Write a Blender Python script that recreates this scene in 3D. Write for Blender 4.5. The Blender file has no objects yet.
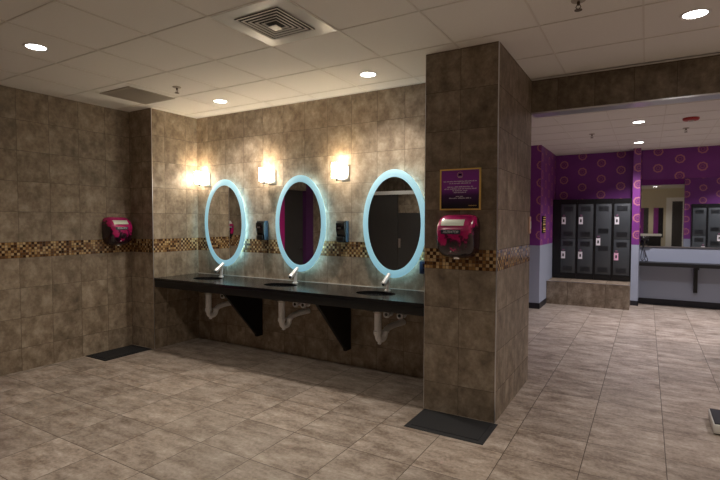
import bpy, bmesh, math, random
from math import sin, cos, pi, radians
from mathutils import Vector, Matrix
random.seed(4)
S = bpy.context.scene
COL = S.collection

# ------------------------------------------------------------------ camera
def make_camera():
    yaw, pitch, roll = .5371, -.0385, .0015
    cy, sy = cos(yaw), sin(yaw)
    fw = Vector((-sy*cos(pitch), cy*cos(pitch), sin(pitch)))
    r0 = Vector((cy, sy, 0)); u0 = r0.cross(fw)
    r = cos(roll)*r0 + sin(roll)*u0; u = -sin(roll)*r0 + cos(roll)*u0
    cd = bpy.data.cameras.new('camera'); cam = bpy.data.objects.new('camera', cd); COL.objects.link(cam)
    m = Matrix((r, u, -fw)).transposed().to_4x4(); m.translation = Vector((1.9023, -4.3269, 1.5322))
    cam.matrix_world = m
    cd.sensor_width = 36; cd.lens = 481.6/720*36; cd.clip_start = .02
    S.camera = cam
make_camera()
# ------------------------------------------------------------------ world, exposure
W = bpy.data.worlds.new('world'); S.world = W; W.use_nodes = True
W.node_tree.nodes['Background'].inputs[0].default_value = (.8, .82, .9, 1)
W.node_tree.nodes['Background'].inputs[1].default_value = .05
S.view_settings.view_transform = 'Standard'; S.view_settings.look = 'None'
S.view_settings.gamma = 1; S.view_settings.use_curve_mapping = False
S.view_settings.exposure = 0.2
P_MAIN = 74          # recessed lights, main room (W)
P_FAR = 175           # recessed lights, locker room
C_MAIN = (1, .905, .79)
C_FAR = (1, .94, .97)
E_SCONCE = 24.0       # sconce shade radiance
E_RING = .42         # lit mirror rim
E_HALO = 15.0         # strip behind the mirror
H = 2.865            # ceiling height

# ------------------------------------------------------------------ materials
def new_mat(name):
    m = bpy.data.materials.new(name); m.use_nodes = True
    return m, m.node_tree, m.node_tree.nodes['Principled BSDF']
def lin(c):
    return tuple(((v/255)/12.92 if v/255 <= .04045 else ((v/255+.055)/1.055)**2.4) for v in c)
def simple(name, col, rough=.5, metal=0, emis=None, es=0, coat=0, noise=0, nscale=30, trans=0, bump=0):
    m, t, b = new_mat(name)
    b.inputs['Base Color'].default_value = (*col, 1); b.inputs['Roughness'].default_value = rough
    b.inputs['Metallic'].default_value = metal; b.inputs['Coat Weight'].default_value = coat
    b.inputs['Transmission Weight'].default_value = trans
    if emis: b.inputs['Emission Color'].default_value = (*emis, 1); b.inputs['Emission Strength'].default_value = es
    if noise or bump:
        g = t.nodes.new('ShaderNodeNewGeometry'); n = t.nodes.new('ShaderNodeTexNoise')
        n.inputs['Scale'].default_value = nscale; n.inputs['Detail'].default_value = 4
        t.links.new(g.outputs['Position'], n.inputs['Vector'])
        if noise:
            mr = t.nodes.new('ShaderNodeMapRange'); mr.inputs['To Min'].default_value = 1-noise; mr.inputs['To Max'].default_value = 1+noise
            t.links.new(n.outputs['Fac'], mr.inputs['Value'])
            mx = t.nodes.new('ShaderNodeVectorMath'); mx.operation = 'SCALE'; mx.inputs[0].default_value = col
            t.links.new(mr.outputs[0], mx.inputs['Scale']); t.links.new(mx.outputs[0], b.inputs['Base Color'])
        if bump:
            bp = t.nodes.new('ShaderNodeBump'); bp.inputs['Strength'].default_value = bump; bp.inputs['Distance'].default_value = .002
            t.links.new(n.outputs['Fac'], bp.inputs['Height']); t.links.new(bp.outputs[0], b.inputs['Normal'])
    return m

class NT:
    """small helper for maths in a node tree"""
    def __init__(s, t): s.t = t
    def n(s, typ, **kw):
        x = s.t.nodes.new(typ)
        for k, v in kw.items(): setattr(x, k, v)
        return x
    def put(s, sock, v):
        if hasattr(v, 'is_output'): s.t.links.new(v, sock)
        else: sock.default_value = v
    def m(s, op, a, b=0.0, c=0.0):
        x = s.n('ShaderNodeMath', operation=op)
        s.put(x.inputs[0], a); s.put(x.inputs[1], b); s.put(x.inputs[2], c)
        return x.outputs[0]
    def comb(s, a, b, c=0.0):
        x = s.n('ShaderNodeCombineXYZ'); s.put(x.inputs[0], a); s.put(x.inputs[1], b); s.put(x.inputs[2], c); return x.outputs[0]
    def mix(s, f, a, b):
        x = s.n('ShaderNodeMix', data_type='RGBA'); s.put(x.inputs[0], f); s.put(x.inputs[6], a); s.put(x.inputs[7], b); return x.outputs[2]
    def noise(s, v, scale, detail=4, rough=.55):
        x = s.n('ShaderNodeTexNoise'); s.put(x.inputs['Vector'], v); x.inputs['Scale'].default_value = scale
        x.inputs['Detail'].default_value = detail; x.inputs['Roughness'].default_value = rough; return x.outputs['Fac']
    def ramp(s, f, stops):
        x = s.n('ShaderNodeValToRGB'); e = x.color_ramp.elements
        while len(e) < len(stops): e.new(.5)
        for i, (p, c) in enumerate(stops): e[i].position = p; e[i].color = (*c, 1)
        s.put(x.inputs[0], f); return x.outputs[0]
    def white(s, v):
        x = s.n('ShaderNodeTexWhiteNoise', noise_dimensions='3D'); s.put(x.inputs['Vector'], v); return x.outputs['Value']
    def wall_uv(s):
        """u along the wall (X or Y, by which way the surface faces), v = height"""
        g = s.n('ShaderNodeNewGeometry'); p = s.n('ShaderNodeSeparateXYZ'); q = s.n('ShaderNodeSeparateXYZ')
        s.t.links.new(g.outputs['Position'], p.inputs[0]); s.t.links.new(g.outputs['True Normal'], q.inputs[0])
        side = s.m('GREATER_THAN', s.m('ABSOLUTE', q.outputs[0]), .5)
        return g.outputs['Position'], p.outputs, side

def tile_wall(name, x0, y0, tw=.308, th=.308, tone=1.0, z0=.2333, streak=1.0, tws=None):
    m, t, b = new_mat(name); k = NT(t)
    pos, p, side = k.wall_uv()
    ux = k.m('DIVIDE', k.m('SUBTRACT', p[0], x0), tw); uy = k.m('DIVIDE', k.m('SUBTRACT', p[1], y0), tws or tw)
    u = k.m('ADD', k.m('MULTIPLY', ux, k.m('SUBTRACT', 1, side)), k.m('MULTIPLY', uy, side))
    # the rows restart above the mosaic border
    up = k.m('GREATER_THAN', p[2], 1.24)
    v = k.m('DIVIDE', k.m('SUBTRACT', k.m('SUBTRACT', p[2], z0), k.m('MULTIPLY', up, .1606)), th)
    def edge(w):
        f = k.m('FRACT', w); return k.m('MINIMUM', f, k.m('SUBTRACT', 1, f))
    d = k.m('MINIMUM', edge(u), edge(v))
    grout = k.m('LESS_THAN', d, .0055)
    cell = k.comb(k.m('FLOOR', u), k.m('FLOOR', v), side)
    rnd = k.white(cell)
    # each tile has its own cut of the stone pattern
    off = k.n('ShaderNodeVectorMath', operation='SCALE'); k.put(off.inputs[0], cell); off.inputs['Scale'].default_value = 3.7
    ad = k.n('ShaderNodeVectorMath', operation='ADD'); k.put(ad.inputs[0], pos); k.put(ad.inputs[1], off.outputs[0])
    st = k.n('ShaderNodeVectorMath', operation='MULTIPLY'); k.put(st.inputs[0], ad.outputs[0]); st.inputs[1].default_value = (1, 1, .8)
    n1 = k.noise(st.outputs[0], 9, 7, .62); n2 = k.noise(ad.outputs[0], 30, 6, .65)
    nn = k.m('ADD', k.m('MULTIPLY', n1, .72), k.m('MULTIPLY', n2, .28))
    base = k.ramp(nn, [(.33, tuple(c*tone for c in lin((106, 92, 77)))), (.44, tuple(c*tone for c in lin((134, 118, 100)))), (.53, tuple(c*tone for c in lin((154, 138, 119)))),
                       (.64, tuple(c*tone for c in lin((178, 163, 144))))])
    sc = k.n('ShaderNodeVectorMath', operation='SCALE'); k.put(sc.inputs[0], base)
    k.put(sc.inputs['Scale'], k.m('ADD', .81, k.m('MULTIPLY', rnd, .2)))
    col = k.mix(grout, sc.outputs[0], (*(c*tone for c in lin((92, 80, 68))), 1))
    t.links.new(col, b.inputs['Base Color'])
    k.put(b.inputs['Roughness'], k.m('ADD', .5, k.m('MULTIPLY', grout, .4)))
    bp = k.n('ShaderNodeBump'); bp.inputs['Strength'].default_value = .5; bp.inputs['Distance'].default_value = .003
    k.put(bp.inputs['Height'], k.m('ADD', k.m('SUBTRACT', 1, grout), k.m('MULTIPLY', nn, .35)))
    t.links.new(bp.outputs[0], b.inputs['Normal'])
    return m

def floor_tile():
    m, t, b = new_mat('floor_stone_tile'); k = NT(t)
    g = k.n('ShaderNodeNewGeometry'); p = k.n('ShaderNodeSeparateXYZ'); t.links.new(g.outputs['Position'], p.inputs[0])
    u = k.m('DIVIDE', k.m('ADD', p.outputs[0], .265), .4605); v = k.m('DIVIDE', k.m('ADD', p.outputs[1], 2.072), .4605)
    def edge(w):
        f = k.m('FRACT', w); return k.m('MINIMUM', f, k.m('SUBTRACT', 1, f))
    grout = k.m('LESS_THAN', k.m('MINIMUM', edge(u), edge(v)), .0056)
    cell = k.comb(k.m('FLOOR', u), k.m('FLOOR', v)); rnd = k.white(cell)
    off = k.n('ShaderNodeVectorMath', operation='SCALE'); k.put(off.inputs[0], cell); off.inputs['Scale'].default_value = 5.3
    ad = k.n('ShaderNodeVectorMath', operation='ADD'); k.put(ad.inputs[0], g.outputs['Position']); k.put(ad.inputs[1], off.outputs[0])
    st = k.n('ShaderNodeVectorMath', operation='MULTIPLY'); k.put(st.inputs[0], ad.outputs[0]); st.inputs[1].default_value = (.6, 1.35, 1)
    n1 = k.noise(st.outputs[0], 6, 8, .7); n2 = k.noise(ad.outputs[0], 40, 6, .7)
    nn = k.m('ADD', k.m('MULTIPLY', n1, .68), k.m('MULTIPLY', n2, .32))
    base = k.ramp(nn, [(.33, lin((100, 85, 74))), (.43, lin((140, 125, 112))), (.5, lin((166, 152, 139))), (.57, lin((184, 171, 159))), (.67, lin((212, 202, 190)))])
    sc = k.n('ShaderNodeVectorMath', operation='SCALE'); k.put(sc.inputs[0], base)
    k.put(sc.inputs['Scale'], k.m('ADD', .66, k.m('MULTIPLY', rnd, .18)))
    col = k.mix(grout, sc.outputs[0], (*lin((72, 60, 50)), 1)); t.links.new(col, b.inputs['Base Color'])
    k.put(b.inputs['Roughness'], k.m('ADD', .36, k.m('MULTIPLY', nn, .14)))
    bp = k.n('ShaderNodeBump'); bp.inputs['Strength'].default_value = .25; bp.inputs['Distance'].default_value = .001
    k.put(bp.inputs['Height'], k.m('ADD', k.m('SUBTRACT', 1, grout), k.m('MULTIPLY', nn, .5))); t.links.new(bp.outputs[0], b.inputs['Normal'])
    return m

def mosaic():
    m, t, b = new_mat('glass_mosaic'); k = NT(t)
    pos, p, side = k.wall_uv()
    u0 = k.m('ADD', k.m('MULTIPLY', p[0], k.m('SUBTRACT', 1, side)), k.m('MULTIPLY', p[1], side))
    u = k.m('DIVIDE', u0, .0268); v = k.m('DIVIDE', k.m('SUBTRACT', p[2], 1.157), .0268)
    def edge(w):
        f = k.m('FRACT', w); return k.m('MINIMUM', f, k.m('SUBTRACT', 1, f))
    grout = k.m('LESS_THAN', k.m('MINIMUM', edge(u), edge(v)), .07)
    fu, fv = k.m('FLOOR', u), k.m('FLOOR', v)
    par = k.m('FLOORED_MODULO', k.m('ADD', fu, fv), 2.0)
    rnd = k.white(k.comb(fu, fv, side)); rn2 = k.white(k.comb(fv, fu, 7.3))
    par = k.m('ABSOLUTE', k.m('SUBTRACT', par, k.m('GREATER_THAN', rn2, .8)))
    dark = k.ramp(rnd, [(0, lin((52, 32, 20))), (.4, lin((84, 52, 30))), (.7, lin((130, 92, 56))), (1, lin((98, 66, 38)))])
    light = k.ramp(rnd, [(0, lin((150, 112, 68))), (.4, lin((184, 150, 102))), (.8, lin((206, 180, 136))), (1, lin((122, 84, 48)))])
    c = k.mix(par, dark, light); c = k.mix(grout, c, (*lin((92, 72, 52)), 1)); t.links.new(c, b.inputs['Base Color'])
    k.put(b.inputs['Roughness'], k.m('ADD', .14, k.m('MULTIPLY', grout, .6)))
    return m

def wallpaper(name, u0, odd=0, pale_base=True):
    """purple paper with two-ring flowers in staggered columns; grey paint below 1.115 m"""
    m, t, b = new_mat(name); k = NT(t)
    pos, p, side = k.wall_uv()
    uu = k.m('ADD', k.m('MULTIPLY', p[0], k.m('SUBTRACT', 1, side)), k.m('MULTIPLY', p[1], side))
    u = k.m('DIVIDE', k.m('SUBTRACT', uu, u0), .335)
    ci = k.m('ROUND', u); du = k.m('MULTIPLY', k.m('SUBTRACT', u, ci), .335)
    st = k.m('MULTIPLY', k.m('FLOORED_MODULO', k.m('ADD', ci, float(odd)), 2.0), .5)
    v = k.m('ADD', k.m('DIVIDE', k.m('SUBTRACT', p[2], 2.669), .305), st)
    dv = k.m('MULTIPLY', k.m('SUBTRACT', v, k.m('ROUND', v)), .305)
    r = k.m('SQRT', k.m('ADD', k.m('MULTIPLY', du, du), k.m('MULTIPLY', dv, dv)))
    ang = k.m('ARCTAN2', dv, du)
    ro = k.m('ADD', r, k.m('MULTIPLY', k.m('SINE', k.m('MULTIPLY', ang, 8.0)), .003))
    def band(rr, c, w): return k.m('LESS_THAN', k.m('ABSOLUTE', k.m('SUBTRACT', rr, c)), w)
    ring = k.m('MAXIMUM', band(ro, .066, .012), k.m('MULTIPLY', band(r, .028, .006), .45))
    petal = k.m('MULTIPLY', k.m('LESS_THAN', r, .045), .5)
    purple = k.mix(k.noise(pos, 3, 3), (*lin((114, 46, 126)), 1), (*lin((136, 60, 148)), 1))
    c = k.mix(petal, purple, (*lin((120, 40, 110)), 1))
    c = k.mix(k.m('MULTIPLY', ring, .72), c, (*lin((206, 138, 132)), 1))
    low = k.m('LESS_THAN', p[2], 1.115)
    if pale_base: c = k.mix(low, c, (*lin((158, 166, 184)), 1))
    t.links.new(c, b.inputs['Base Color']); b.inputs['Roughness'].default_value = .5
    return m

def graffiti_pink():
    m, t, b = new_mat('magenta_spatter_shell'); k = NT(t)
    tc = k.n('ShaderNodeTexCoord'); p = k.n('ShaderNodeSeparateXYZ'); t.links.new(tc.outputs['Object'], p.inputs[0])
    n = k.noise(tc.outputs['Object'], 11, 5, .6); n2 = k.noise(tc.outputs['Object'], 26, 4, .6)
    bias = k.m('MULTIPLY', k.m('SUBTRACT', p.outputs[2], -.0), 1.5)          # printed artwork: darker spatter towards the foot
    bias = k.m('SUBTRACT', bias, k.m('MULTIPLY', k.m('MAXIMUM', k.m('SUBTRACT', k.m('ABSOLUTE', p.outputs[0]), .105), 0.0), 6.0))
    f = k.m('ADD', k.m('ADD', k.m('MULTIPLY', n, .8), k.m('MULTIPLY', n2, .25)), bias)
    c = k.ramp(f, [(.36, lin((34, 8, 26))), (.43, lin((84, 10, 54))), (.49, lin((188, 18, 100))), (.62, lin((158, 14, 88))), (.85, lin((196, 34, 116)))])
    t.links.new(c, b.inputs['Base Color']); b.inputs['Roughness'].default_value = .22; b.inputs['Coat Weight'].default_value = .7
    b.inputs['Coat Roughness'].default_value = .08
    return m

M = {}
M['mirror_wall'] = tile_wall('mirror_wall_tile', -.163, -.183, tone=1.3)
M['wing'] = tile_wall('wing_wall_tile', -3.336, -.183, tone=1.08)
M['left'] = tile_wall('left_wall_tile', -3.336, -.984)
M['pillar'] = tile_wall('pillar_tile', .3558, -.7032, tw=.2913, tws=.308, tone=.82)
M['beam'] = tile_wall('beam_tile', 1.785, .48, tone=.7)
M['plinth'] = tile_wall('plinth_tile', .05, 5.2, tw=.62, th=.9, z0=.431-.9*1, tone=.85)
M['backroom'] = tile_wall('back_wall_tile', 0, 0)
M['floor'] = floor_tile(); M['mosaic'] = mosaic()
M['paper_back'] = wallpaper('purple_ring_wallpaper', .451)
M['paper_right'] = wallpaper('purple_ring_wallpaper_right', 2.055, 1)
M['paper_pilaster'] = wallpaper('purple_ring_wallpaper_pilaster', 1.755, 1)
M['paper_side'] = wallpaper('purple_ring_wallpaper_side', 4.66)
M['purple'] = simple('purple_paint', lin((128, 40, 132)), .5, noise=.08, nscale=3)
M['pink'] = simple('magenta_paint', lin((190, 30, 130)), .5)
M['ceil'] = simple('ceiling_panel', lin((238, 234, 228)), .8, noise=.03, nscale=60)
M['tbar'] = simple('ceiling_bar', lin((226, 220, 212)), .6)
M['cream'] = simple('cream_paint', lin((205, 196, 172)), .7)
M['white'] = simple('white_gloss', lin((232, 232, 230)), .35)
M['pvc'] = simple('white_plastic', lin((252, 252, 255)), .3, noise=.02, nscale=25)
M['alu'] = simple('brushed_edge_metal', (.72, .72, .75), .28, 1)
M['chrome'] = simple('chrome', (.9, .9, .92), .1, 1)
M['faucetmetal'] = simple('bright_faucet_metal', (.9, .9, .92), .3, .55)
M['nickel'] = simple('satin_nickel', (.7, .68, .65), .28, 1)
M['black'] = simple('black_laminate', lin((13, 13, 14)), .45)
M['counter'] = simple('black_counter_stone', lin((26, 26, 29)), .17, noise=.35, nscale=160)
M['matrubber'] = simple('black_rubber', lin((15, 16, 20)), .75, noise=.2, nscale=220, bump=.5)
M['basebd'] = simple('black_base', lin((27, 27, 36)), .45)
M['locker'] = simple('charcoal_locker_steel', lin((64, 68, 72)), .42, noise=.06, nscale=8)
M['lockerdark'] = simple('locker_louver', lin((34, 36, 41)), .5)
M['lockerblk'] = simple('black_locker_frame', lin((12, 12, 14)), .4)
M['tag'] = simple('white_tag', lin((235, 230, 236)), .5)
M['tagpink'] = simple('pink_tag', lin((230, 178, 205)), .5)
M['latchpink'] = simple('dull_pink_latch', lin((120, 84, 108)), .4)
M['redplastic'] = simple('red_plastic', lin((176, 20, 24)), .35)
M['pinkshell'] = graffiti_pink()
M['smoked'] = simple('smoked_blue_plastic', lin((52, 70, 86)), .2, coat=.5)
M['glossblack'] = simple('gloss_black_plastic', lin((14, 15, 18)), .12, coat=.6)
M['navy'] = simple('navy_badge', lin((34, 40, 66)), .3)
M['gold'] = simple('gold_frame', lin((248, 212, 124)), .4, .1)
M['plaquebg'] = None
M['brass'] = simple('dark_brass', lin((92, 78, 62)), .4, .4)
M['mirror'] = simple('mirror_glass', (.82, .84, .84), .015, 1)
M['rim'] = simple('lit_frosted_rim', lin((150, 178, 188)), .5, emis=lin((160, 224, 244)), es=E_RING)
M['halo'] = simple('light_strip', (.8, .95, 1), .5, emis=(.45, .84, 1), es=E_HALO)
M['shade'] = simple('lit_opal_shade', (1, .95, .85), .4, emis=(1, .86, .66), es=E_SCONCE)
M['lens'] = simple('lit_downlight_lens', (1, 1, 1), .4, emis=(1, .97, .93), es=14)
M['whitetrim'] = simple('white_trim_ring', lin((225, 222, 216)), .4)
M['ventwhite'] = simple('vent_enamel', lin((200, 194, 186)), .32)
M['ventshade'] = simple('vent_opening_shade', lin((44, 40, 37)), .8)
M['grille'] = simple('return_grille', lin((178, 168, 155)), .6)
M['grilleback'] = simple('return_filter', lin((120, 112, 102)), .9)
M['partition'] = simple('charcoal_partition', lin((62, 60, 60)), .45, noise=.05, nscale=5)
M['baselite'] = simple('white_scale_body', lin((222, 222, 218)), .4)
M['scalemat'] = simple('dark_grey_rubber', lin((36, 36, 43)), .8)
M['text'] = simple('white_lettering', lin((225, 215, 232)), .5)
M['bowl'] = simple('sink_bowl_glaze', lin((74, 74, 76)), .15, coat=.5)
M['tan'] = simple('tan_plate', lin((214, 176, 156)), .4)

def plaque_mat():
    m, t, b = new_mat('purple_to_black_print'); k = NT(t)
    tc = k.n('ShaderNodeTexCoord'); p = k.n('ShaderNodeSeparateXYZ'); t.links.new(tc.outputs['Object'], p.inputs[0])
    c = k.ramp(k.m('ADD', k.m('MULTIPLY', p.outputs[2], 3.0), .5), [(.12, lin((34, 28, 46))), (.36, lin((74, 38, 92))), (.52, lin((150, 58, 172))), (1, lin((136, 58, 154)))])
    t.links.new(c, b.inputs['Base Color']); b.inputs['Roughness'].default_value = .3
    return m
M['plaquebg'] = plaque_mat()

# ------------------------------------------------------------------ mesh helpers
def bx(bm, x0, x1, y0, y1, z0, z1, bevel=0, seg=2):
    r = bmesh.ops.create_cube(bm, size=1)
    for v in r['verts']:
        v.co = Vector(((x0+x1)/2 + v.co.x*(x1-x0), (y0+y1)/2 + v.co.y*(y1-y0), (z0+z1)/2 + v.co.z*(z1-z0)))
    if bevel:
        ed = set(e for v in r['verts'] for e in v.link_edges)
        bmesh.ops.bevel(bm, geom=list(ed), offset=bevel, segments=seg, affect='EDGES', profile=.5)
def lathe(bm, prof, c=(0, 0, 0), axis='Z', n=32, sx=1, sy=1):
    """prof: list of (radius, height)"""
    rings = []
    for r, h in prof:
        ring = []
        for i in range(n):
            a = 2*pi*i/n; q = (r*cos(a)*sx, r*sin(a)*sy, h)
            if axis == 'Y': q = (q[0], -q[2], q[1])       # height grows towards -Y
            if axis == 'X': q = (q[2], q[0], q[1])        # height grows towards +X
            ring.append(bm.verts.new((c[0]+q[0], c[1]+q[1], c[2]+q[2])))
        rings.append(ring)
    for a, b_ in zip(rings, rings[1:]):
        for i in range(n):
            j = (i+1) % n; bm.faces.new((a[i], a[j], b_[j], b_[i]))
    if prof[0][0] > 1e-6: bm.faces.new(list(reversed(rings[0])))
    if prof[-1][0] > 1e-6: bm.faces.new(rings[-1])
    return rings
def tube(bm, pts, rad, n=12):
    """round tube through points; rad a number or one per point"""
    pts = [Vector(p) for p in pts]; rr = rad if isinstance(rad, (list, tuple)) else [rad]*len(pts)
    rings = []; up = None
    for i, p in enumerate(pts):
        if i == 0: d = pts[1]-p
        elif i == len(pts)-1: d = p-pts[i-1]
        else: d = (pts[i+1]-p).normalized() + (p-pts[i-1]).normalized()
        d.normalize()
        if up is None:
            up = Vector((0, 0, 1)) if abs(d.z) < .9 else Vector((1, 0, 0))
        s = d.cross(up).normalized(); up = s.cross(d).normalized()
        rings.append([bm.verts.new(p + (s*cos(2*pi*k/n) + up*sin(2*pi*k/n))*rr[i]) for k in range(n)])
    for a, b_ in zip(rings, rings[1:]):
        for i in range(n):
            j = (i+1) % n; bm.faces.new((a[i], a[j], b_[j], b_[i]))
    bm.faces.new(list(reversed(rings[0]))); bm.faces.new(rings[-1])
def smooth_path(pts, r=.03, n=5):
    """round the corners of a polyline"""
    pts = [Vector(p) for p in pts]; out = [pts[0]]
    for a, b_, c in zip(pts, pts[1:], pts[2:]):
        d1 = (a-b_).normalized(); d2 = (c-b_).normalized()
        p0 = b_ + d1*min(r, (a-b_).length*.45); p2 = b_ + d2*min(r, (c-b_).length*.45)
        for i in range(n+1):
            t = i/n; out.append(p0*(1-t)**2 + b_*2*t*(1-t) + p2*t*t)
    out.append(pts[-1]); return out
def prism(bm, poly, axis, a, b_):
    """extrude a 2D outline along axis ('X': poly is (y,z); 'Y': (x,z); 'Z': (x,y))"""
    f = {'X': lambda p, t: (t, p[0], p[1]), 'Y': lambda p, t: (p[0], t, p[1]), 'Z': lambda p, t: (p[0], p[1], t)}[axis]
    v0 = [bm.verts.new(f(p, a)) for p in poly]; v1 = [bm.verts.new(f(p, b_)) for p in poly]
    n = len(poly)
    bm.faces.new(v0); bm.faces.new(list(reversed(v1)))
    for i in range(n):
        j = (i+1) % n; bm.faces.new((v0[j], v0[i], v1[i], v1[j]))
def finish(bm, name, mat, parent=None, smooth=False, loc=None):
    bmesh.ops.recalc_face_normals(bm, faces=bm.faces[:])
    me = bpy.data.meshes.new(name); bm.to_mesh(me); bm.free()
    me.materials.append(M[mat] if isinstance(mat, str) else mat)
    if smooth:
        me.polygons.foreach_set('use_smooth', [True]*len(me.polygons))
        try: me.set_sharp_from_angle(angle=radians(38))
        except Exception: pass
    o = bpy.data.objects.new(name, me); COL.objects.link(o)
    if parent: o.parent = parent
    if loc: o.location = loc
    return o
def thing(name, label, cat, loc=(0, 0, 0), rz=0, group=None):
    o = bpy.data.objects.new(name, None); COL.objects.link(o); o.empty_display_size = .1
    o.location = loc; o.rotation_euler = (0, 0, rz); o['label'] = label; o['category'] = cat
    if group: o['group'] = group
    return o
def tag(o, label, cat, group=None):
    o['label'] = label; o['category'] = cat
    if group: o['group'] = group
    return o
def struct(name, mat, *boxes, parent=None):
    bm = bmesh.new()
    for b_ in boxes: bx(bm, *b_)
    o = finish(bm, name, mat, parent)
    if parent is None: o['kind'] = 'structure'
    return o
def box(name, mat, parent, *b_, bevel=0, smooth=False):
    bm = bmesh.new(); bx(bm, *b_, bevel=bevel); return finish(bm, name, mat, parent, smooth=smooth or bevel > 0)
def dup(root, loc, rz, label, group=None):
    r = root.copy(); COL.objects.link(r); r.location = loc; r.rotation_euler = (0, 0, rz); r['label'] = label
    if group: r['group'] = group
    for ch in list(root.children):
        c = ch.copy(); COL.objects.link(c); c.parent = r
        for g in list(ch.children):
            d = g.copy(); COL.objects.link(d); d.parent = c
    return r

# ------------------------------------------------------------------ the setting
XL, XW, YW = -3.556, -3.141, -.668          # left wall, wing wall side, wing wall front
PX, PW, PY, PD = .3558, .5826, -.7032, 1.18  # pillar
BEAM_Z = 2.565
struct('floor', 'floor', (-4.4, 5.4, -6.6, 6.5, -.1, 0))
struct('ceiling', 'ceil', (-4.4, 5.4, -6.6, 6.5, H, H+.1))
struct('wall_back', 'mirror_wall', (XW, PX+.01, 0, .40, 0, H))
struct('wall_wing', 'wing', (XL-.25, XW, YW, .40, 0, H))
struct('wall_left', 'left', (XL-.25, XL, -2.14, YW, 0, H), (XL-.25, XL, -6.3, -3.22, 0, H), (XL-.25, XL, -3.0, -2.36, 2.1, H))
struct('wall_pillar', 'pillar', (PX, PX+PW, PY, PY+PD, 0, H))
struct('wall_beam', 'beam', (PX+PW, 5.2, .477, .60, BEAM_Z, H))
struct('wall_beam_rear', 'purple', (PX+PW, 5.2, .60, .645, BEAM_Z, H))
struct('trim_beam', 'alu', (PX+PW, 5.2, .468, .652, BEAM_Z-.014, BEAM_Z-.001))
# door area of the left wall (only seen in the middle mirror)
M['dimpurple'] = simple('plum_paint', lin((80, 32, 88)), .6)
struct('wall_left_purple', 'dimpurple', (XL-.25, XL, -2.36, -2.14, 0, H), (XL-.25, XL, -3.22, -3.0, 0, H))
d_ = struct('door_1', 'partition', (XL-.12, XL-.08, -3.0, -2.36, 0, 2.1))
bm = bmesh.new(); tube(bm, [(XL-.08, -2.92, 1.02), (XL-.03, -2.92, 1.02), (XL-.03, -2.80, 1.02)], .011); finish(bm, 'door_handle', 'chrome', d_, True)
struct('trim_door', 'pink', (XL-.0, XL+.015, -2.36, -2.19, 0, 2.1))
# walls behind the camera
struct('wall_rear', 'cream', (-3.556, 5.2, -6.5, -6.3, 0, H))
struct('wall_rear_tile', 'backroom', (-3.556, .2, -6.29, -6.25, 0, H))
struct('wall_right', 'cream', (5.2, 5.4, -6.5, 6.4, 0, H))
# locker room
YB = 6.12
struct('wall_far_back', 'paper_back', (-.1, 1.665, YB, YB+.2, 0, H))
struct('wall_far_right', 'paper_right', (1.785, 5.2, YB, YB+.2, 0, H))
struct('wall_far_pilaster', 'paper_pilaster', (1.665, 1.785, 5.78, YB+.2, 0, H))
struct('wall_far_side', 'paper_side', (-.9, .30, 4.52, YB+.2, 0, H))
struct('wall_far_left', 'purple', (-1.0, -.9, .40, YB, 0, H))
struct('wall_far_near', 'purple', (-.9, .3558, .401, .46, 0, H))
struct('wall_locker_return', 'paper_right', (2.69, 5.2, 2.0, 2.2, 0, H))
struct('baseboard_far_side', 'basebd', (.30, .308, 4.512, 5.2, 0, .10), (-.9, .308, 4.512, 4.52, 0, .10))
struct('baseboard_far_pilaster', 'basebd', (1.665, 1.793, 5.77, 5.78, 0, .09), (1.785, 1.793, 5.77, 6.1, 0, .09))
struct('baseboard_far_right', 'basebd', (1.793, 5.2, YB-.012, YB, 0, .11))
struct('trim_plinth', 'plinth', (.305, 1.665, 5.2, YB, 0, .425))
struct('trim_plinth_edge', 'alu', (.305, 1.668, 5.195, 5.215, .425, .433), (1.660, 1.668, 5.215, 5.75, .425, .433))
# metal corner trims
struct('trim_pillar_right', 'alu', (PX+PW-.004, PX+PW+.003, PY-.003, PY+.004, 0, H))
struct('trim_pillar_left', 'alu', (PX-.0015, PX+.0015, PY-.0015, PY+.0015, 0, H))
struct('trim_wing', 'alu', (XW-.003, XW+.003, YW-.003, YW+.003, 0, H))
# mosaic border strips, 2 mm proud
e = .002
struct('trim_mosaic', 'mosaic',
       (XL, XL+e, -2.14, YW, 1.157, 1.3176), (XL, XW+e, YW-e, YW, 1.157, 1.3176), (XW, XW+e, YW, 0, 1.157, 1.3176),
       (XW+e, PX, -e, 0, 1.157, 1.3176), (PX, PX+PW+e, PY-e, PY, 1.157, 1.3176), (PX+PW, PX+PW+e, PY, PY+PD, 1.157, 1.3176))
# ceiling bars
def ceiling_bars():
    bm = bmesh.new(); w = .006; z0 = H-.004
    xs = [-.585+.61*k for k in range(-5, 10)]; ys = [-1.468+.627*k for k in range(-7, 4)]
    for x in xs:
        if x > XL: bx(bm, x-w, x+w, -6.25, .0 if x < .95 else .47, z0, H)
    for y in ys:
        if y > .45: continue
        if y > YW: bx(bm, XW if y < 0 else .94, PX if y < 0 else 5.2, y-w, y+w, z0, H); bx(bm, .94, 5.2, y-w, y+w, z0, H)
        else: bx(bm, XL, 5.2, y-w, y+w, z0, H)
    o = finish(bm, 'trim_ceiling_grid', 'tbar'); o['kind'] = 'structure'
    bm = bmesh.new()
    for k in range(-4, 6):
        x = 2.065+.61*k
        if x > .35: bx(bm, x-w, x+w, .65, YB if x < 1.66 or x > 1.8 else 5.77, z0, H)
        elif x > -.9: bx(bm, x-w, x+w, .65, 4.5, z0, H)
    for k in range(0, 9):
        y = 1.0+.61*k
        bx(bm, -.89 if y < 4.5 else .31, 5.2, y-w, y+w, z0, H)
    o = finish(bm, 'trim_ceiling_grid_far', 'tbar'); o['kind'] = 'structure'
ceiling_bars()
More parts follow.
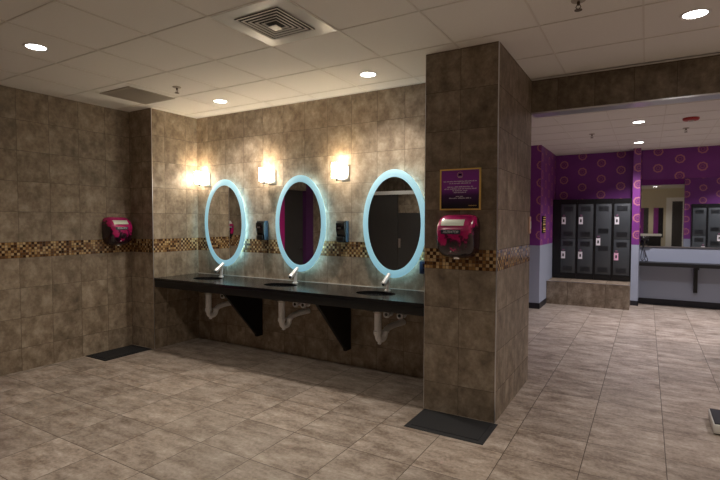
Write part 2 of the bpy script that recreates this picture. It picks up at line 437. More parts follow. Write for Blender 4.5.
# perimeter angle where ceiling meets tile
struct('trim_ceiling_edge', 'tbar', (XW, PX, -.016, 0, H-.006, H), (XW, XW+.016, YW, 0, H-.006, H), (XL, XL+.016, -2.14, YW, H-.006, H))

# ------------------------------------------------------------------ recessed lights
def downlight(x, y, label, power, color, group, glow=1):
    t = thing('recessed_light', label, 'ceiling light', (x, y, H), group=group)
    bm = bmesh.new(); lathe(bm, [(.066, 0), (.068, -.004), (.080, -.006), (.088, -.001), (.088, 0)], n=36)
    finish(bm, 'trim_ring', 'whitetrim', t, True)
    bm = bmesh.new(); lathe(bm, [(0, -.003), (.05, -.003), (.0665, -.0015), (.0665, 0)], n=32); finish(bm, 'lens', 'lens', t, True)
    ld = bpy.data.lights.new('downlight_beam', 'SPOT'); ld.energy = power; ld.color = color; ld.shadow_soft_size = .05
    ld.spot_size = radians(124); ld.spot_blend = 1
    lo = bpy.data.objects.new('downlight_beam', ld); COL.objects.link(lo); lo.parent = t; lo.location = (0, 0, -.02)
    return t
G1, G2 = 'recessed lights over the washroom', 'recessed lights over the locker room'
downlight(-2.15, -2.38, 'round recessed ceiling light at far left, nearest the camera', P_MAIN, C_MAIN, G1)
downlight(-2.2, -.475, 'round recessed ceiling light above the left oval mirror and wall corner', P_MAIN, C_MAIN, G1)
downlight(-.3, -.49, 'round recessed ceiling light above the right oval mirror', P_MAIN, C_MAIN, G1)
downlight(2.14, -.53, 'round recessed ceiling light right of the pillar before the beam', P_MAIN, C_MAIN, G1)
for x, y, tx in ((-.3, -2.38, 'middle of the second row'), (2.14, -2.38, 'right of the second row'), (-2.15, -3.9, 'left behind the camera'),
                 (-.3, -3.9, 'in front of the toilet stalls'), (2.14, -5.0, 'right behind the camera'), (4.3, -.53, 'far right before the beam'), (4.3, -2.9, 'far right behind the camera'), (-2.5, -5.4, 'added over the toilet stalls to brighten the rear tile')):  # the stall light is added to brighten the rear tile wall in the mirror
    downlight(x, y, 'round recessed ceiling light outside the picture, '+tx, P_MAIN*(.2 if y == -3.9 else 1), C_MAIN, G1)
downlight(1.78, 3.15, 'round recessed locker room light nearer the beam', P_FAR, C_FAR, G2)
downlight(1.755, 5.07, 'round recessed locker room light right before the purple pilaster', P_FAR, C_FAR, G2)
for x, y, tx in ((3.6, 5.07, 'right, before the long mirror'), (3.6, 3.15, 'right, before the unseen lockers'), (3.6, 1.3, 'right, behind the beam')):
    downlight(x, y, 'round recessed locker room light outside the picture, '+tx, P_FAR, C_FAR, G2)

# ------------------------------------------------------------------ ceiling fittings
def square_vent():
    t = thing('air_vent', 'square metal ceiling vent with nested louvres', 'air vent', (-.28, -1.781, H))
    bm = bmesh.new(); bx(bm, -.297, .297, -.305, .305, -.0045, -.001, .001)
    # dark plate below the panel stands in for the shade of the open centre
    finish(bm, 'face_panel', 'ventwhite', t)
    box('shade_plate', 'ventshade', t, -.185, .185, -.2, .2, -.0065, -.0046)
    for i, s in enumerate((.185, .155, .125, .095, .065)):
        bm = bmesh.new()
        so, si = s, s-.014
        def sq(q, z): return [bm.verts.new((a*q, b_*q*1.08, z)) for a, b_ in ((-1, -1), (1, -1), (1, 1), (-1, 1))]
        L = [sq(so, -.0125), sq(si, -.0095), sq(si, -.0080), sq(so-.002, -.0105), sq(so, -.0125)]
        for A, B in zip(L, L[1:]):
            for j in range(4): bm.faces.new((A[j], A[(j+1) % 4], B[(j+1) % 4], B[j]))
        finish(bm, 'louvre_frame', 'ventwhite', t)
    bm = bmesh.new(); prism(bm, [(-.036, -.039), (.036, -.039), (.036, .039), (-.036, .039)], 'Z', -.030, -.026); finish(bm, 'centre_plate', 'ventwhite', t)
square_vent()
def return_vent():
    t = thing('return_grille', 'flat grey rectangular ceiling grille near the left wall', 'air vent', (-2.772, -1.092, H))
    bm = bmesh.new()
    for b_ in ((-.25, .25, -.27, -.255), (-.25, .25, .255, .27), (-.25, -.235, -.255, .255), (.235, .25, -.255, .255)): bx(bm, *b_, -.008, -.001)
    finish(bm, 'frame', 'grille', t)
    box('backing', 'grilleback', t, -.235, .235, -.255, .255, -.003, -.001)
    bm = bmesh.new()
    for i in range(29):
        x = -.228+i*.0163; bx(bm, x-.0035, x+.0035, -.255, .255, -.008, -.003)
    for i in range(31):
        y = -.25+i*.0167; bx(bm, -.235, .235, y-.0035, y+.0035, -.008, -.003)
    finish(bm, 'grid_core', 'grille', t)
return_vent()
def sprinkler(x, y, label):
    t = thing('sprinkler_head', label, 'sprinkler', (x, y, H), group='ceiling sprinklers')
    bm = bmesh.new(); lathe(bm, [(.042, 0), (.040, -.006), (.02, -.010), (0, -.010)], n=24); finish(bm, 'escutcheon', 'grille', t, True)
    bm = bmesh.new(); tube(bm, [(0, 0, -.008), (0, 0, -.03)], .009); tube(bm, [(-.008, 0, -.03), (-.014, 0, -.042), (0, 0, -.058)], .0028, 6)
    tube(bm, [(.008, 0, -.03), (.014, 0, -.042), (0, 0, -.058)], .0028, 6); lathe(bm, [(.022, -.058), (.022, -.061)], n=16)
    finish(bm, 'nozzle', 'brass', t, True)
sprinkler(-2.14, -1.10, 'small sprinkler head in the ceiling beside the grey grille')
sprinkler(1.52, -1.12, 'small sprinkler head at the top edge, above the beam')
sprinkler(1.156, 3.81, 'small sprinkler head in the locker room ceiling before the purple wall')
sprinkler(2.35, 3.96, 'small sprinkler head behind the red ceiling alarm')
al = thing('fire_alarm', 'round red fire alarm on the locker room ceiling', 'fire alarm', (2.36, 3.2, H))
bm = bmesh.new(); lathe(bm, [(.092, 0), (.092, -.018), (.080, -.03), (.045, -.034), (0, -.034)], n=36); finish(bm, 'housing', 'redplastic', al, True)
bm = bmesh.new(); lathe(bm, [(.035, -.034), (.03, -.05), (0, -.056)], n=24); finish(bm, 'strobe_lens', 'whitetrim', al, True)

# ------------------------------------------------------------------ vanity counter
CT = .855
SINKS = (-2.55, -1.445, -.285); SY = -.365
def counter():
    t = thing('vanity_counter', 'long black wall-hung washroom counter under the three oval mirrors', 'counter', (-1.39, 0, CT))
    ox = 1.39
    # top slab with three oval cut-outs: grid built from strips around the ovals
    bm = bmesh.new(); x0, x1, y0, y1 = XW+.006, PX-.006, -.665, -.006; n = 40
    def ring(cx, z):
        return [bm.verts.new((cx+.20*cos(2*pi*i/n)+ox, SY+.14*sin(2*pi*i/n), z)) for i in range(n)]
    cuts = [x0]+[(SINKS[0]+SINKS[1])/2, (SINKS[1]+SINKS[2])/2]+[x1]
    for i, cx in enumerate(SINKS):
        a, b_ = cuts[i], cuts[i+1]
        for z in (0, -.03):
            r = ring(cx, z)
            outer = []
            for k in range(n):
                an = 2*pi*k/n; dx, dy = cos(an)*.2, sin(an)*.14
                # project the ray from the oval centre to the rectangle
                tx = ((b_-cx)/dx) if dx > 1e-9 else ((a-cx)/dx if dx < -1e-9 else 1e9)
                ty = ((y1-SY)/dy) if dy > 1e-9 else ((y0-SY)/dy if dy < -1e-9 else 1e9)
                q = min(tx, ty); outer.append(bm.verts.new((cx+dx*q+ox, SY+dy*q, z)))
            for k in range(n):
                j = (k+1) % n; bm.faces.new((r[k], r[j], outer[j], outer[k]))
            # corner triangles
            for qx, qy in ((b_, y1), (a, y1), (a, y0), (b_, y0)):
                an = math.atan2((qy-SY)/.14, (qx-cx)/.2) % (2*pi); k = int(an/(2*pi/n)) % n
                v = bm.verts.new((qx+ox, qy, z)); bm.faces.new((outer[k], outer[(k+1) % n], v))
            if z == 0: top = r
            else:
                for k in range(n):
                    j = (k+1) % n; bm.faces.new((top[k], top[j], r[j], r[k]))
    X0, X1 = x0+ox, x1+ox
    for P in (((X0, y0), (X1, y0)), ((X1, y0), (X1, y1)), ((X1, y1), (X0, y1)), ((X0, y1), (X0, y0))):
        (ax, ay), (bx_, by) = P
        bm.faces.new([bm.verts.new(c) for c in ((ax, ay, 0), (bx_, by, 0), (bx_, by, -.03), (ax, ay, -.03))])
    finish(bm, 'counter_top', 'counter', t)
    box('front_apron', 'black', t, X0, X1, y0+.008, y0+.033, -.108, -.0301, bevel=.003)
    box('back_edge_seal', 'tbar', t, X0, X1, -.006, -.0005, 0, .004)
    return t
cnt = counter()
def bracket(x, label):
    bm = bmesh.new()
    prism(bm, [(-.002, .17-CT), (-.10, .17-CT), (-.11, .20-CT), (-.60, .735-CT), (-.60, -.032), (-.002, -.032)], 'X', -.016, .016)
    o = finish(bm, 'counter_bracket', 'black', loc=(x, 0, CT)); tag(o, label, 'bracket', 'triangular brackets under the black counter')
bracket(-2.045, 'black triangular wall bracket between the left and middle sink pipes')
bracket(-.80, 'black triangular wall bracket between the middle and right sink pipes')

def make_basin():
    t = thing('sink_basin', '', 'sink', group='undermount sinks in the black counter')
    bm = bmesh.new(); n = 40
    prof = [(.215, .0), (.208, 0), (.198, -.002), (.19, -.04), (.165, -.085), (.11, -.118), (.03, -.128), (0, -.128)]
    lathe(bm, prof, n=n, sy=.7)
    outer = [(.215, 0), (.213, -.012), (.202, -.045), (.172, -.098), (.115, -.13), (.03, -.138), (0, -.138)]
    lathe(bm, outer, n=n, sy=.7)
    finish(bm, 'bowl', 'bowl', t, True)
    bm = bmesh.new(); lathe(bm, [(0, -.1262), (.022, -.1262), (.028, -.1275), (.028, -.129)], n=24); finish(bm, 'drain', 'chrome', t, True)
    return t
def make_faucet():
    t = thing('faucet', '', 'faucet', group='chrome sensor faucets on the black counter')
    bm = bmesh.new(); lathe(bm, [(.030, 0), (.030, .006), (.026, .012), (.018, .014)], n=28); finish(bm, 'base', 'faucetmetal', t, True)
    bm = bmesh.new(); tube(bm, [(0, 0, .010), (0, .004, .05), (0, .010, .085), (0, .008, .108)], [.0185, .017, .0155, .017], 20); finish(bm, 'stem', 'faucetmetal', t, True)
    bm = bmesh.new(); tube(bm, [(0, .040, .162), (0, .035, .157), (0, -.03, .113), (0, -.088, .074), (0, -.092, .071)], [.014, .021, .0235, .0255, .020], 20)
    h = finish(bm, 'spout', 'faucetmetal', t, True)
    bm = bmesh.new(); tube(bm, [(0, -.091, .0705), (0, -.0945, .0685)], .013, 14); finish(bm, 'aerator', 'glossblack', h, True)
    return t
def make_trap():
    """origin at the basin outlet; wall is at +Y .35"""
    t = thing('drain_trap', '', 'pipe', group='white plastic drain traps under the sinks')
    bm = bmesh.new(); tube(bm, [(0, 0, 0), (0, 0, -.235)], .035, 20); finish(bm, 'tailpiece', 'pvc', t, True)
    bm = bmesh.new(); lathe(bm, [(.046, .0), (.046, -.012), (.034, -.022), (.034, -.03)], n=24); finish(bm, 'flange', 'nickel', t, True)
    bm = bmesh.new()
    tube(bm, smooth_path([(0, 0, -.20), (0, .005, -.280), (.025, .075, -.280), (.035, .09, -.19), (.06, .2, -.165), (.11, .338, -.155)], .045), .030, 18)
    finish(bm, 'trap_bend', 'pvc', t, True)
    bm = bmesh.new(); lathe(bm, [(.042, -.19), (.042, -.222)], n=12); finish(bm, 'slip_nut', 'pvc', t, True)
    bm = bmesh.new(); lathe(bm, [(.038, -.195), (.038, -.215)], c=(.034, .088, 0), n=12); finish(bm, 'slip_nut', 'pvc', t, True)
    bm = bmesh.new(); lathe(bm, [(.018, -.305), (.020, -.318), (.010, -.325)], c=(.004, .025, 0), n=8); finish(bm, 'cleanout_plug', 'pvc', t, True)
    return t
def make_valve(lit):
    """a shut-off valve with its supply line up to the faucet; origin on the wall"""
    t = thing('shutoff_valve', '', 'valve', group='shut-off valves on the wall under the sinks')
    bm = bmesh.new(); lathe(bm, [(.033, 0), (.030, .006), (.014, .010)], axis='Y', n=24); finish(bm, 'escutcheon', 'pvc', t, True)
    bm = bmesh.new(); tube(bm, [(0, 0, 0), (0, -.07, 0)], .015, 14); tube(bm, smooth_path([(0, -.06, 0), (0, -.062, .04)], .01), .011, 12); finish(bm, 'valve_body', 'pvc', t, True)
    bm = bmesh.new(); lathe(bm, [(.034, .068), (.038, .074), (.036, .092), (.022, .094)], axis='Y', n=20); hnd = finish(bm, 'handle', 'pvc', t, True)
    bm = bmesh.new(); lathe(bm, [(.018, .0935), (.018, .0955)], axis='Y', n=16); finish(bm, 'handle_cap', 'glossblack', hnd)
    bm = bmesh.new(); tube(bm, smooth_path([(0, -.062, .035), (0, -.064, .09), (.0, -.09, .125)], .03), .010, 10); finish(bm, 'supply_line', 'pvc', t, True)
    return t
ba, fa, tr, va = make_basin(), make_faucet(), make_trap(), make_valve(0)
WH = ('left', 'middle', 'right')
def lab(root, i, loc, txt, first):
    if first: root.location = loc; root['label'] = txt; return root
    return dup(root, loc, 0, txt)
for i, cx in enumerate(SINKS):
    w = WH[i]
    lab(ba, i, (cx, SY, CT-.0305), 'dark oval sink basin set in the black counter below the %s oval mirror' % w, i == 0)
    lab(fa, i, (cx+(.0, .04, .02)[i], -.16, CT), 'chrome slanted sensor faucet on the black counter before the %s oval mirror' % w, i == 0)
    lab(tr, i, (cx+(-.02, .0, .015)[i], -.345, CT-.0305-.139), 'white plastic drain trap hanging under the %s sink' % w, i == 0)
k = 0
for i, dxs in enumerate(((-.06, .07), (-.02, .09), (-.03, .12))):
    for j, dx in enumerate(dxs):
        lab(va, k, (SINKS[i]+dx+.02*0, -.0005, .605), '%s of the two white shut-off valves on the wall under the %s sink' % (('left', 'right')[j], WH[i]), k == 0); k += 1

# ------------------------------------------------------------------ lit oval mirrors
def make_mirror():
    t = thing('oval_mirror', '', 'mirror', group='oval mirrors with lit rims')
    n = 72; A, B, a, b_ = .352, .538, .292, .462
    bm = bmesh.new()
    def ell(ra, rb, y): return [bm.verts.new((ra*cos(2*pi*i/n), y, rb*sin(2*pi*i/n))) for i in range(n)]
    def loops(*ls):
        for p, q in zip(ls, ls[1:]):
            for i in range(n): bm.faces.new((p[i], p[(i+1) % n], q[(i+1) % n], q[i]))
    loops(ell(a, b_, -.0595), ell(a, b_, -.062), ell(A-.004, B-.004, -.062), ell(A, B, -.059), ell(A, B, -.052), ell(a, b_, -.052))
    finish(bm, 'frosted_rim', 'rim', t, True)
    bm = bmesh.new(); v = ell(a, b_, -.0605); bm.faces.new(v); v2 = ell(a, b_, -.056); bm.faces.new(list(reversed(v2)))
    for i in range(n): bm.faces.new((v[i], v[(i+1) % n], v2[(i+1) % n], v2[i]))
    finish(bm, 'mirror_glass', 'mirror', t)
    bm = bmesh.new(); s = ell(A-.114, B-.114, -.0005); s2 = ell(A-.114, B-.114, -.051); bm.faces.new(s); bm.faces.new(s2)
    for i in range(n): bm.faces.new((s[i], s[(i+1) % n], s2[(i+1) % n], s2[i]))
    finish(bm, 'mounting_box', 'white', t)
    bm = bmesh.new(); loops(ell(A-.112, B-.112, -.026), ell(A-.100, B-.100, -.026), ell(A-.100, B-.100, -.051), ell(A-.112, B-.112, -.051), ell(A-.112, B-.112, -.026))
    finish(bm, 'light_strip', 'halo', t)
    return t
mi = make_mirror()
lab(mi, 0, (-2.593, 0, 1.512), 'left oval wall mirror with glowing pale blue rim, reflecting the tiled corner', True)
lab(mi, 1, (-1.421, 0, 1.508), 'middle oval wall mirror with glowing pale blue rim, reflecting a dark door', False)
lab(mi, 2, (-.252, 0, 1.510), 'right oval wall mirror with glowing pale blue rim, partly behind the pillar', False)

# ------------------------------------------------------------------ sconces
def make_sconce():
    t = thing('wall_sconce', '', 'wall lamp', group='lit wall sconces between the mirrors')
    box('wall_plate', 'nickel', t, -.0, .105, -.014, -.0005, -.10, .07, bevel=.006)
    bm = bmesh.new(); tube(bm, smooth_path([(.0, -.012, -.085), (0, -.085, -.085), (0, -.088, -.075)], .015), .010, 12)
    lathe(bm, [(.016, -.104), (.018, -.096), (.018, -.080), (.030, -.0705)], c=(0, -.088, 0), n=20); finish(bm, 'arm', 'nickel', t, True)
    bm = bmesh.new()
    lathe(bm, [(.0, -.070), (.050, -.070), (.055, -.066), (.059, .084), (.0555, .084), (.051, -.063), (0, -.065)], c=(0, -.088, 0), n=36)
    finish(bm, 'glass_shade', 'shade', t, True)
    return t
sc = make_sconce()
lab(sc, 0, (-3.0, 0, 2.075), 'lit glass wall sconce left of the left oval mirror, beside the corner', True)
lab(sc, 1, (-1.915, 0, 2.062), 'lit glass wall sconce between the left and middle oval mirrors', False)
lab(sc, 2, (-.905, 0, 2.058), 'lit glass wall sconce between the middle and right oval mirrors', False)

# ------------------------------------------------------------------ soap dispensers
def make_soap():
    t = thing('soap_dispenser', '', 'soap dispenser', group='black wall soap dispensers')
    box('back_housing', 'smoked', t, -.058, .058, -.07, -.001, -.115, .115, bevel=.012)
    bm = bmesh.new()
    prof = [(-.108, .066), (-.085, .082), (-.06, .074), (-.04, .084), (.0, .098), (.05, .108), (.085, .106), (.105, .094), (.114, .074)]
    rings = []
    for z, d in prof:
        ring = []
        for q in range(13):
            a = pi*q/12; c = cos(a); e_ = sin(a)
            ring.append(bm.verts.new((-.056*math.copysign(abs(c)**.35, c), -.0705-(d-.0705 if d > .072 else .003)*e_**.4, z)))
        rings.append(ring)
    for A, B in zip(rings, rings[1:]):
        for q in range(12): bm.faces.new((A[q], A[q+1], B[q+1], B[q]))
        bm.faces.new((A[12], A[0], B[0], B[12]))
    bm.faces.new(rings[0]); bm.faces.new(rings[-1])
    c = finish(bm, 'front_cover', 'glossblack', t, True)
    box('push_bar', 'black', t, -.045, .045, -.104, -.078, -.100, -.055, bevel=.006)
    box('sight_window', 'nickel', c, -.018, .018, -.1125, -.108, .03, .045)
    return t
so = make_soap()
lab(so, 0, (-1.985, 0, 1.425), 'black soap dispenser on the wall between the left and middle oval mirrors', True)
lab(so, 1, (-.860, 0, 1.425), 'black soap dispenser on the wall between the middle and right oval mirrors', False)
ou = thing('power_outlet', 'small dark wall outlet above the counter beside the pillar', 'outlet', (.10, 0, 1.085))
box('cover_plate', 'navy', ou, -.09, .04, -.022, -.0005, -.06, .06, bevel=.004)
bm = bmesh.new(); bx(bm, -.045, -.015, -.025, -.0221, -.04, -.006); bx(bm, -.045, -.015, -.025, -.0221, .006, .04); finish(bm, 'socket', 'glossblack', ou)

# ------------------------------------------------------------------ hand dryers
def make_dryer():
    t = thing('hand_dryer', '', 'hand dryer', group='magenta hand dryers on the tiled walls')
    bm = bmesh.new(); n, mr = 64, 18; w, h = .158, .172
    rings = []
    for j in range(1, mr+1):
        s = 1-(1-j/mr)**1.7; ring = []
        for i in range(n):
            a = 2*pi*i/n; c, d = cos(a), sin(a)
            p = 5.0 if d > 0 else 3.6
            k_ = (abs(c)**p+abs(d)**p)**(-1/p)
            x, z = c*k_*w*s, d*k_*h*s
            ex = k_*s
            g = 1.0; u_ = z/h
            if u_ > .28: g -= .50*((u_-.28)/.72)**1.25
            if u_ < 0: g -= .25*(-u_)**1.6
            y = .02+(.17-.02)*g*max(0, 1-s**7.5)**.5
            ring.append(bm.verts.new((x, -y, z)))
        rings.append(ring)
    cv = bm.verts.new((0, -.17, 0))
    for i in range(n): bm.faces.new((cv, rings[0][i], rings[0][(i+1) % n]))
    for A, B in zip(rings, rings[1:]):
        for i in range(n): bm.faces.new((A[i], B[i], B[(i+1) % n], A[(i+1) % n]))
    back = [bm.verts.new((v.co.x, -.001, v.co.z)) for v in rings[-1]]
    for i in range(n): bm.faces.new((rings[-1][i], back[i], back[(i+1) % n], rings[-1][(i+1) % n]))
    bm.faces.new(back)
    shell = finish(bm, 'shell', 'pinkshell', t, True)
    def patch(name, mat, x0, x1, z0, z1, lift, parent):
        bm = bmesh.new(); N, K = 10, 6; top, bot = [], []
        for a in range(N+1):
            for b_ in range(K+1):
                x = x0+(x1-x0)*a/N; z = z0+(z1-z0)*b_/K
                g = 1.0; u_ = z/h
                if u_ > .28: g -= .50*((u_-.28)/.72)**1.25
                if u_ < 0: g -= .25*(-u_)**1.6
                p = 5.0 if z > 0 else 3.6
                s = (abs(x/w)**p+abs(z/h)**p)**(1/p)
                y = .02+.15*g*max(0, 1-s**7.5)**.5
                top.append(bm.verts.new((x, -y-lift, z))); bot.append(bm.verts.new((x, -y+.002, z)))
        I = lambda a, b_: a*(K+1)+b_
        for a in range(N):
            for b_ in range(K):
                bm.faces.new([top[I(a, b_)], top[I(a+1, b_)], top[I(a+1, b_+1)], top[I(a, b_+1)]])
        for a in range(N):
            for b_ in (0, K): bm.faces.new([top[I(a, b_)], top[I(a+1, b_)], bot[I(a+1, b_)], bot[I(a, b_)]])
        for b_ in range(K):
            for a in (0, N): bm.faces.new([top[I(a, b_)], top[I(a, b_+1)], bot[I(a, b_+1)], bot[I(a, b_)]])
        return finish(bm, name, mat, parent)
    patch('instruction_plate', 'platemetal', -.100, .078, .084, .130, .003, t)
    bd = patch('name_badge', 'navy', -.092, .060, .020, .052, .003, t)
    cu = bpy.data.curves.new('badge_text', 'FONT'); cu.body = 'XLERATOR'; cu.size = .034; cu.extrude = .0008; cu.align_x = 'CENTER'; cu.align_y = 'CENTER'; cu.shear = .35
    to = bpy.data.objects.new('badge_text', cu); COL.objects.link(to)
    dg = bpy.context.evaluated_depsgraph_get(); me = bpy.data.meshes.new_from_object(to.evaluated_get(dg)); bpy.data.objects.remove(to)
    me.materials.append(M['tag']) if not me.materials else None
    bo = bpy.data.objects.new('badge_lettering', me); COL.objects.link(bo); bo.parent = bd
    bo.rotation_euler = (pi/2, 0, 0); bo.location = (-.016, -.1745, .036); bo.scale = (.72, .78, 1)
    bm = bmesh.new(); lathe(bm, [(.026, -.172), (.030, -.160), (.032, -.13)], c=(0, -.07, 0), n=24); finish(bm, 'nozzle', 'chrome', t, True)
    bm = bmesh.new(); lathe(bm, [(.006, .0), (.006, .003), (0, .004)], c=(-.02, -.15, -.112), axis='Y', n=12); finish(bm, 'sensor_lens', 'tag', t, True)
    bm = bmesh.new()
    for x, z in ((.098, .030), (.086, .022), (.110, .022), (.098, .042)): bx(bm, x-.004, x+.004, -.162, -.150, z-.003, z+.003)
    finish(bm, 'heat_mark', 'tag', t)
    return t
M['platemetal'] = simple('satin_instruction_plate', lin((214, 218, 208)), .35, .25)
dr = make_dryer()
lab(dr, 0, (.652, PY-.0005, 1.418), 'magenta and black hand dryer on the pillar below the purple notice', True)
d2 = lab(dr, 1, (XL+.0005, -.885, 1.412), 'magenta and black hand dryer on the left tiled wall', False); d2.rotation_euler = (0, 0, pi/2)

# ------------------------------------------------------------------ notice on the pillar
def notice():
    t = thing('framed_notice', 'small purple notice in a gold frame on the pillar above the hand dryer', 'sign', (.652, PY, 1.7815))
    w, h, f = .163, .160, .011
    bm = bmesh.new()
    for b_ in ((-w, w, h-f, h), (-w, w, -h, -h+f), (-w, -w+f, -h+f, h-f), (w-f, w, -h+f, h-f)): bx(bm, b_[0], b_[1], -.018, -.001, b_[2], b_[3])
    finish(bm, 'frame', 'gold', t)
    bg = box('printed_panel', 'plaquebg', t, -w+f, w-f, -.010, -.001, -h+f, h-f)
    # emblem: a thin ring round a dark dome with a bar below
    bm = bmesh.new()
    for i in range(28):
        a0, a1 = 2*pi*i/28, 2*pi*(i+1)/28
        bm.faces.new([bm.verts.new((r*cos(a), -.0115, .112+r*sin(a))) for r, a in ((.021, a0), (.023, a0), (.023, a1), (.021, a1))])
    finish(bm, 'emblem_ring', 'gold', bg)
    bm = bmesh.new(); prism(bm, [(.015*cos(a*pi/10), .108+.013*sin(a*pi/10)) for a in range(11)], 'Y', -.0115, -.0102); finish(bm, 'emblem_dome', 'glossblack', bg)
    box('emblem_bar', 'tag', bg, -.017, .017, -.0115, -.0102, .094, .098)
    # rows of small unreadable print: word-length marks
    random.seed(11); bm = bmesh.new()
    for z, L in ((.062, .134), (.047, .086), (.019, .104), (.004, .128), (-.010, .060), (-.024, .050), (-.054, .034), (-.068, .088)):
        x = -L
        while x < L-.008:
            ww = min(random.uniform(.012, .034), L-x)
            xx = x
            while xx < x+ww-.002:
                cw = random.uniform(.0028, .0056); hh = random.choice((.0075, .0055, .0055, .0085))
                bx(bm, xx, xx+cw, -.0115, -.0102, z-.003, z-.003+hh); xx += cw+.0012
            x += ww+.005
    finish(bm, 'small_print', 'text', bg)
    bm = bmesh.new(); 
    for i in range(9): bx(bm, .070+i*.007, .075+i*.007, -.0115, -.0102, -.128, -.123)
    finish(bm, 'corner_print', 'gold', bg)
notice()

# ------------------------------------------------------------------ floor mats
def mat_(name, x0, x1, y0, y1, label):
    t = thing('floor_mat', label, 'mat', ((x0+x1)/2, (y0+y1)/2, 0), group='black rubber mats under the hand dryers')
    a, b_ = (x1-x0)/2, (y1-y0)/2
    bm = bmesh.new(); v0 = [bm.verts.new((sx*a, sy*b_, .0005)) for sx, sy in ((-1, -1), (1, -1), (1, 1), (-1, 1))]
    v1 = [bm.verts.new((sx*(a-.012), sy*(b_-.012), .006)) for sx, sy in ((-1, -1), (1, -1), (1, 1), (-1, 1))]
    bm.faces.new(v1); bm.faces.new(list(reversed(v0)))
    for i in range(4): bm.faces.new((v0[i], v0[(i+1) % 4], v1[(i+1) % 4], v1[i]))
    finish(bm, 'border', 'matrubber', t)
    box('pad', 'matrubber', t, -a+.045, a-.045, -b_+.045, b_-.045, .0061, .009)
mat_('m', .366, .967, -1.11, -.712, 'black rubber floor mat in front of the pillar')
mat_('m', XL+.01, -3.155, -1.275, -.685, 'black rubber floor mat in the corner by the left wall')

# plates seen edge-on
wp = thing('wall_plate', 'thin tan plate on the rear edge of the pillar side', 'wall plate', (PX+PW, .44, 1.50))
box('plate', 'tan', wp, .0005, .012, -.035, .03, -.08, .08, bevel=.003)
box('insert', 'white', wp, .0121, .016, -.016, .012, -.035, .035)
fr = thing('framed_sign', 'small dark framed sign on the purple wall left of the lockers', 'sign', (.30, 4.80, 1.485))
box('frame', 'glossblack', fr, .0005, .018, -.14, .14, -.15, .15, bevel=.002)
bm = bmesh.new()
for z, hh in ((.125, .014), (.085, .02), (.045, .012), (0, .03), (-.05, .012), (-.09, .03), (-.13, .012)): bx(bm, .0181, .021, -.10, .11, z-hh/2, z+hh/2)
finish(bm, 'printed_bands', 'gold', fr)

# ------------------------------------------------------------------ lockers
def locker(x, yf, label, two, tags, rz=0, group='charcoal lockers on the tiled plinth', zb=.434, pink=()):
    """origin: bottom centre of the front face"""
    t = thing('locker', label, 'locker', (x, yf, zb), rz, group)
    hw, top = .1515, 1.53
    bm = bmesh.new()
    bx(bm, -hw, hw, .02, .30, 0, top)                                   # carcass
    bx(bm, -hw, -.135, 0, .02, 0, top); bx(bm, .135, hw, 0, .02, 0, top); bx(bm, -.135, .135, 0, .02, 0, .10); bx(bm, -.135, .135, 0, .02, 1.44, top)
    finish(bm, 'body', 'lockerblk', t)
    spans = ((.104, .768), (.775, 1.436)) if two else ((.104, 1.436),)
    for si, (a, b_) in enumerate(spans):
        d = box('door', 'locker', t, -.132, .132, .004, .019, a, b_, bevel=.003)
        vz = (a+.09, b_-.09) if two else (a+.09, .60, .93, b_-.09)
        for z in vz:
            bm = bmesh.new()
            for q in range(5): bx(bm, -.085, .085, -.0015, .0039, z-.038+q*.019-.004, z-.038+q*.019+.004)
            finish(bm, 'louver', 'lockerdark', d)
        zt = (b_-.31) if two else 1.16-.434
        if si in tags or not two:
            cx = -.085
            box('number_tag', 'tagpink' if si in pink else 'tag', d, cx-.036, cx+.036, .0, .0039, zt-.075, zt+.065)
            g = box('latch', 'latchpink', d, cx-.018, cx+.022, -.012, .0039, zt+.078, zt+.108, bevel=.003)
            box('tag_print', 'lockerdark', d, cx-.014, cx+.014, -.0012, -.0001, zt-.035, zt+.02)
    return t
LX = [.588+.306*i for i in range(4)]
YF = 5.80
box('locker_filler', 'lockerblk', None, .305, LX[0]-.152, YF, YF+.2, .434, 1.964)
tag(bpy.data.objects['locker_filler'], 'black filler panel between the purple wall and the leftmost locker', 'panel')
locker(LX[0], YF, 'charcoal locker column with white tags, leftmost of the four on the tiled plinth', True, (0, 1))
locker(LX[1], YF, 'charcoal locker column with white tags, second from the left on the tiled plinth', True, (0, 1))
locker(LX[2], YF, 'full-height charcoal locker with one tag at mid-height, third on the tiled plinth', False, (0,))
locker(LX[3], YF, 'charcoal locker column with a pink lower tag, beside the purple pilaster', True, (0, 1), pink=(0,))
# the bank facing it, seen in the long mirror
struct('trim_plinth_near', 'plinth', (2.8, 5.19, 2.2, 2.9, 0, .425))
for i in range(5):
    locker(2.975+.306*i, 2.52, 'charcoal locker outside the picture, number %s in the bank seen in the long mirror' % ('one', 'two', 'three', 'four', 'five')[i],
           i % 2 == 0, (0,) if i % 2 == 0 else (0,), pi, 'lockers seen only in the long mirror')

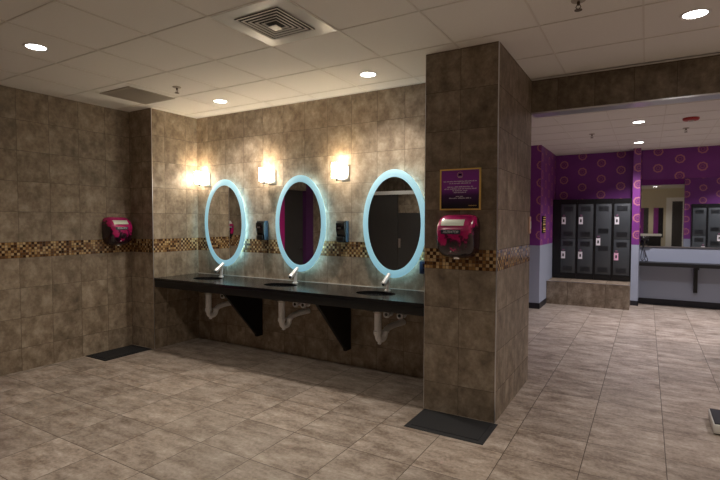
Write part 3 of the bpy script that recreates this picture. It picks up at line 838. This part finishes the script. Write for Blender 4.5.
# ------------------------------------------------------------------ shelf and long mirror
mr_ = thing('wall_mirror', 'wide wall mirror above the black shelf on the purple wall', 'mirror', (1.80, YB, 1.075))
box('mirror_glass', 'mirror', mr_, .0, 3.2, -.010, -.0005, .0, 1.235)
box('edge_channel', 'alu', mr_, .0, 3.2, -.016, -.0105, -.008, .010)
sh = thing('wall_shelf', 'long black shelf on the grey wall below the wide mirror', 'shelf', (1.795, YB, .80))
box('shelf_top', 'black', sh, 0, 3.395, -.36, -.001, -.045, 0, bevel=.003)
box('front_edge', 'black', sh, 0, 3.395, -.372, -.3605, -.062, .002)
for i, x in enumerate((2.665, 3.86)):
    bm = bmesh.new(); prism(bm, [(-.013, .27), (-.075, .27), (-.075, .70), (-.33, .70), (-.33, .7545), (-.013, .7545)], 'X', -.03, .03)
    o = finish(bm, 'shelf_bracket', 'black', loc=(x, YB, 0))
    tag(o, ('black upright bracket under the long shelf, in view', 'black shelf bracket outside the picture at right')[i], 'bracket', 'brackets under the long shelf')
hd = thing('hair_dryer', 'black hair dryer in a wall holder beside the pilaster with looped cord', 'hair dryer', (1.865, YB-.018, 1.15))
box('wall_holder', 'glossblack', hd, -.055, .055, -.03, -.001, -.06, .10, bevel=.006)
bm = bmesh.new(); tube(bm, [(-.06, -.075, .075), (-.03, -.075, .08), (.04, -.075, .08), (.075, -.075, .075)], [.030, .038, .034, .026], 18); finish(bm, 'barrel', 'glossblack', hd, True)
bm = bmesh.new(); tube(bm, [(.0, -.075, .06), (-.012, -.072, -.06), (-.014, -.07, -.10)], [.018, .016, .012], 14); finish(bm, 'handle', 'glossblack', hd, True)
bm = bmesh.new(); tube(bm, smooth_path([(-.014, -.07, -.09), (-.045, -.08, -.20), (-.05, -.09, -.325), (.0, -.10, -.335), (.035, -.08, -.22), (0, -.07, -.12), (.03, -.08, -.22), (.07, -.10, -.335), (.03, -.13, -.338)], .05), .007, 8)
finish(bm, 'cord', 'matrubber', hd, True)

# ------------------------------------------------------------------ floor scale at the right edge
fs = thing('floor_scale', 'low white floor scale with dark grey rubber top at the right edge', 'scale', (2.62, .08, 0))
box('body', 'baselite', fs, -.275, .28, -.165, .175, .008, .075, bevel=.006)
box('rubber_top', 'scalemat', fs, -.268, .272, -.158, .168, .0751, .083, bevel=.003)
bm = bmesh.new()
for sx in (-1, 1):
    for sy in (-1, 1): lathe(bm, [(.02, 0), (.02, .009)], c=(sx*.24, sy*.14, 0), n=12)
finish(bm, 'feet', 'matrubber', fs)

# ------------------------------------------------------------------ toilet stalls (seen in the right mirror)
st = thing('toilet_stalls', 'charcoal toilet partitions with a pale head rail, seen in the right oval mirror', 'partition', (-2.3, -4.3, 0))
box('head_rail', 'white', st, -1.2, 1.15, -.03, .03, 2.06, 2.13)
box('tall_panel', 'partition', st, -1.2, .0, -.02, .012, .12, 2.06)
dd = box('stall_door', 'partition', st, .01, .95, -.018, .010, .25, 1.70)
box('door_latch', 'nickel', dd, .025, .065, .0101, .022, 1.02, 1.20)
box('end_panel', 'partition', st, .96, 1.0, -1.6, .02, .25, 1.70)
box('post', 'nickel', st, 1.0, 1.04, -.02, .02, 0, 2.06)
# far side of the room, seen in the long mirror
struct('trim_rear_panel', 'white', (2.55, 2.75, -6.3, -6.26, 0, 2.5), (3.1, 3.3, -6.3, -6.26, 0, 2.5), (2.75, 3.1, -6.3, -6.26, 2.35, 2.5))
struct('door_2', 'partition', (2.75, 3.1, -6.3, -6.28, 0, 2.35))
wp_ = thing('rear_wall_poster', 'purple and dark striped poster on the cream wall behind the camera', 'poster', (1.3, -6.3, .9))
for i, mt in enumerate(('purple', 'lockerblk', 'white', 'purple', 'partition', 'cream', 'purple', 'lockerblk')):
    box('stripe', mt, wp_, -.2+i*.17, -.03+i*.17, .001, .02, 0, 1.2)

ct_ = thing('rear_counter', 'white topped counter with dark front behind the camera, seen in the long mirror', 'counter', (1.95, -5.7, 0))
box('counter_top', 'white', ct_, -.6, .45, -.25, .25, .98, 1.06)
box('cabinet', 'black', ct_, -.58, .43, -.22, .22, 0, .98)
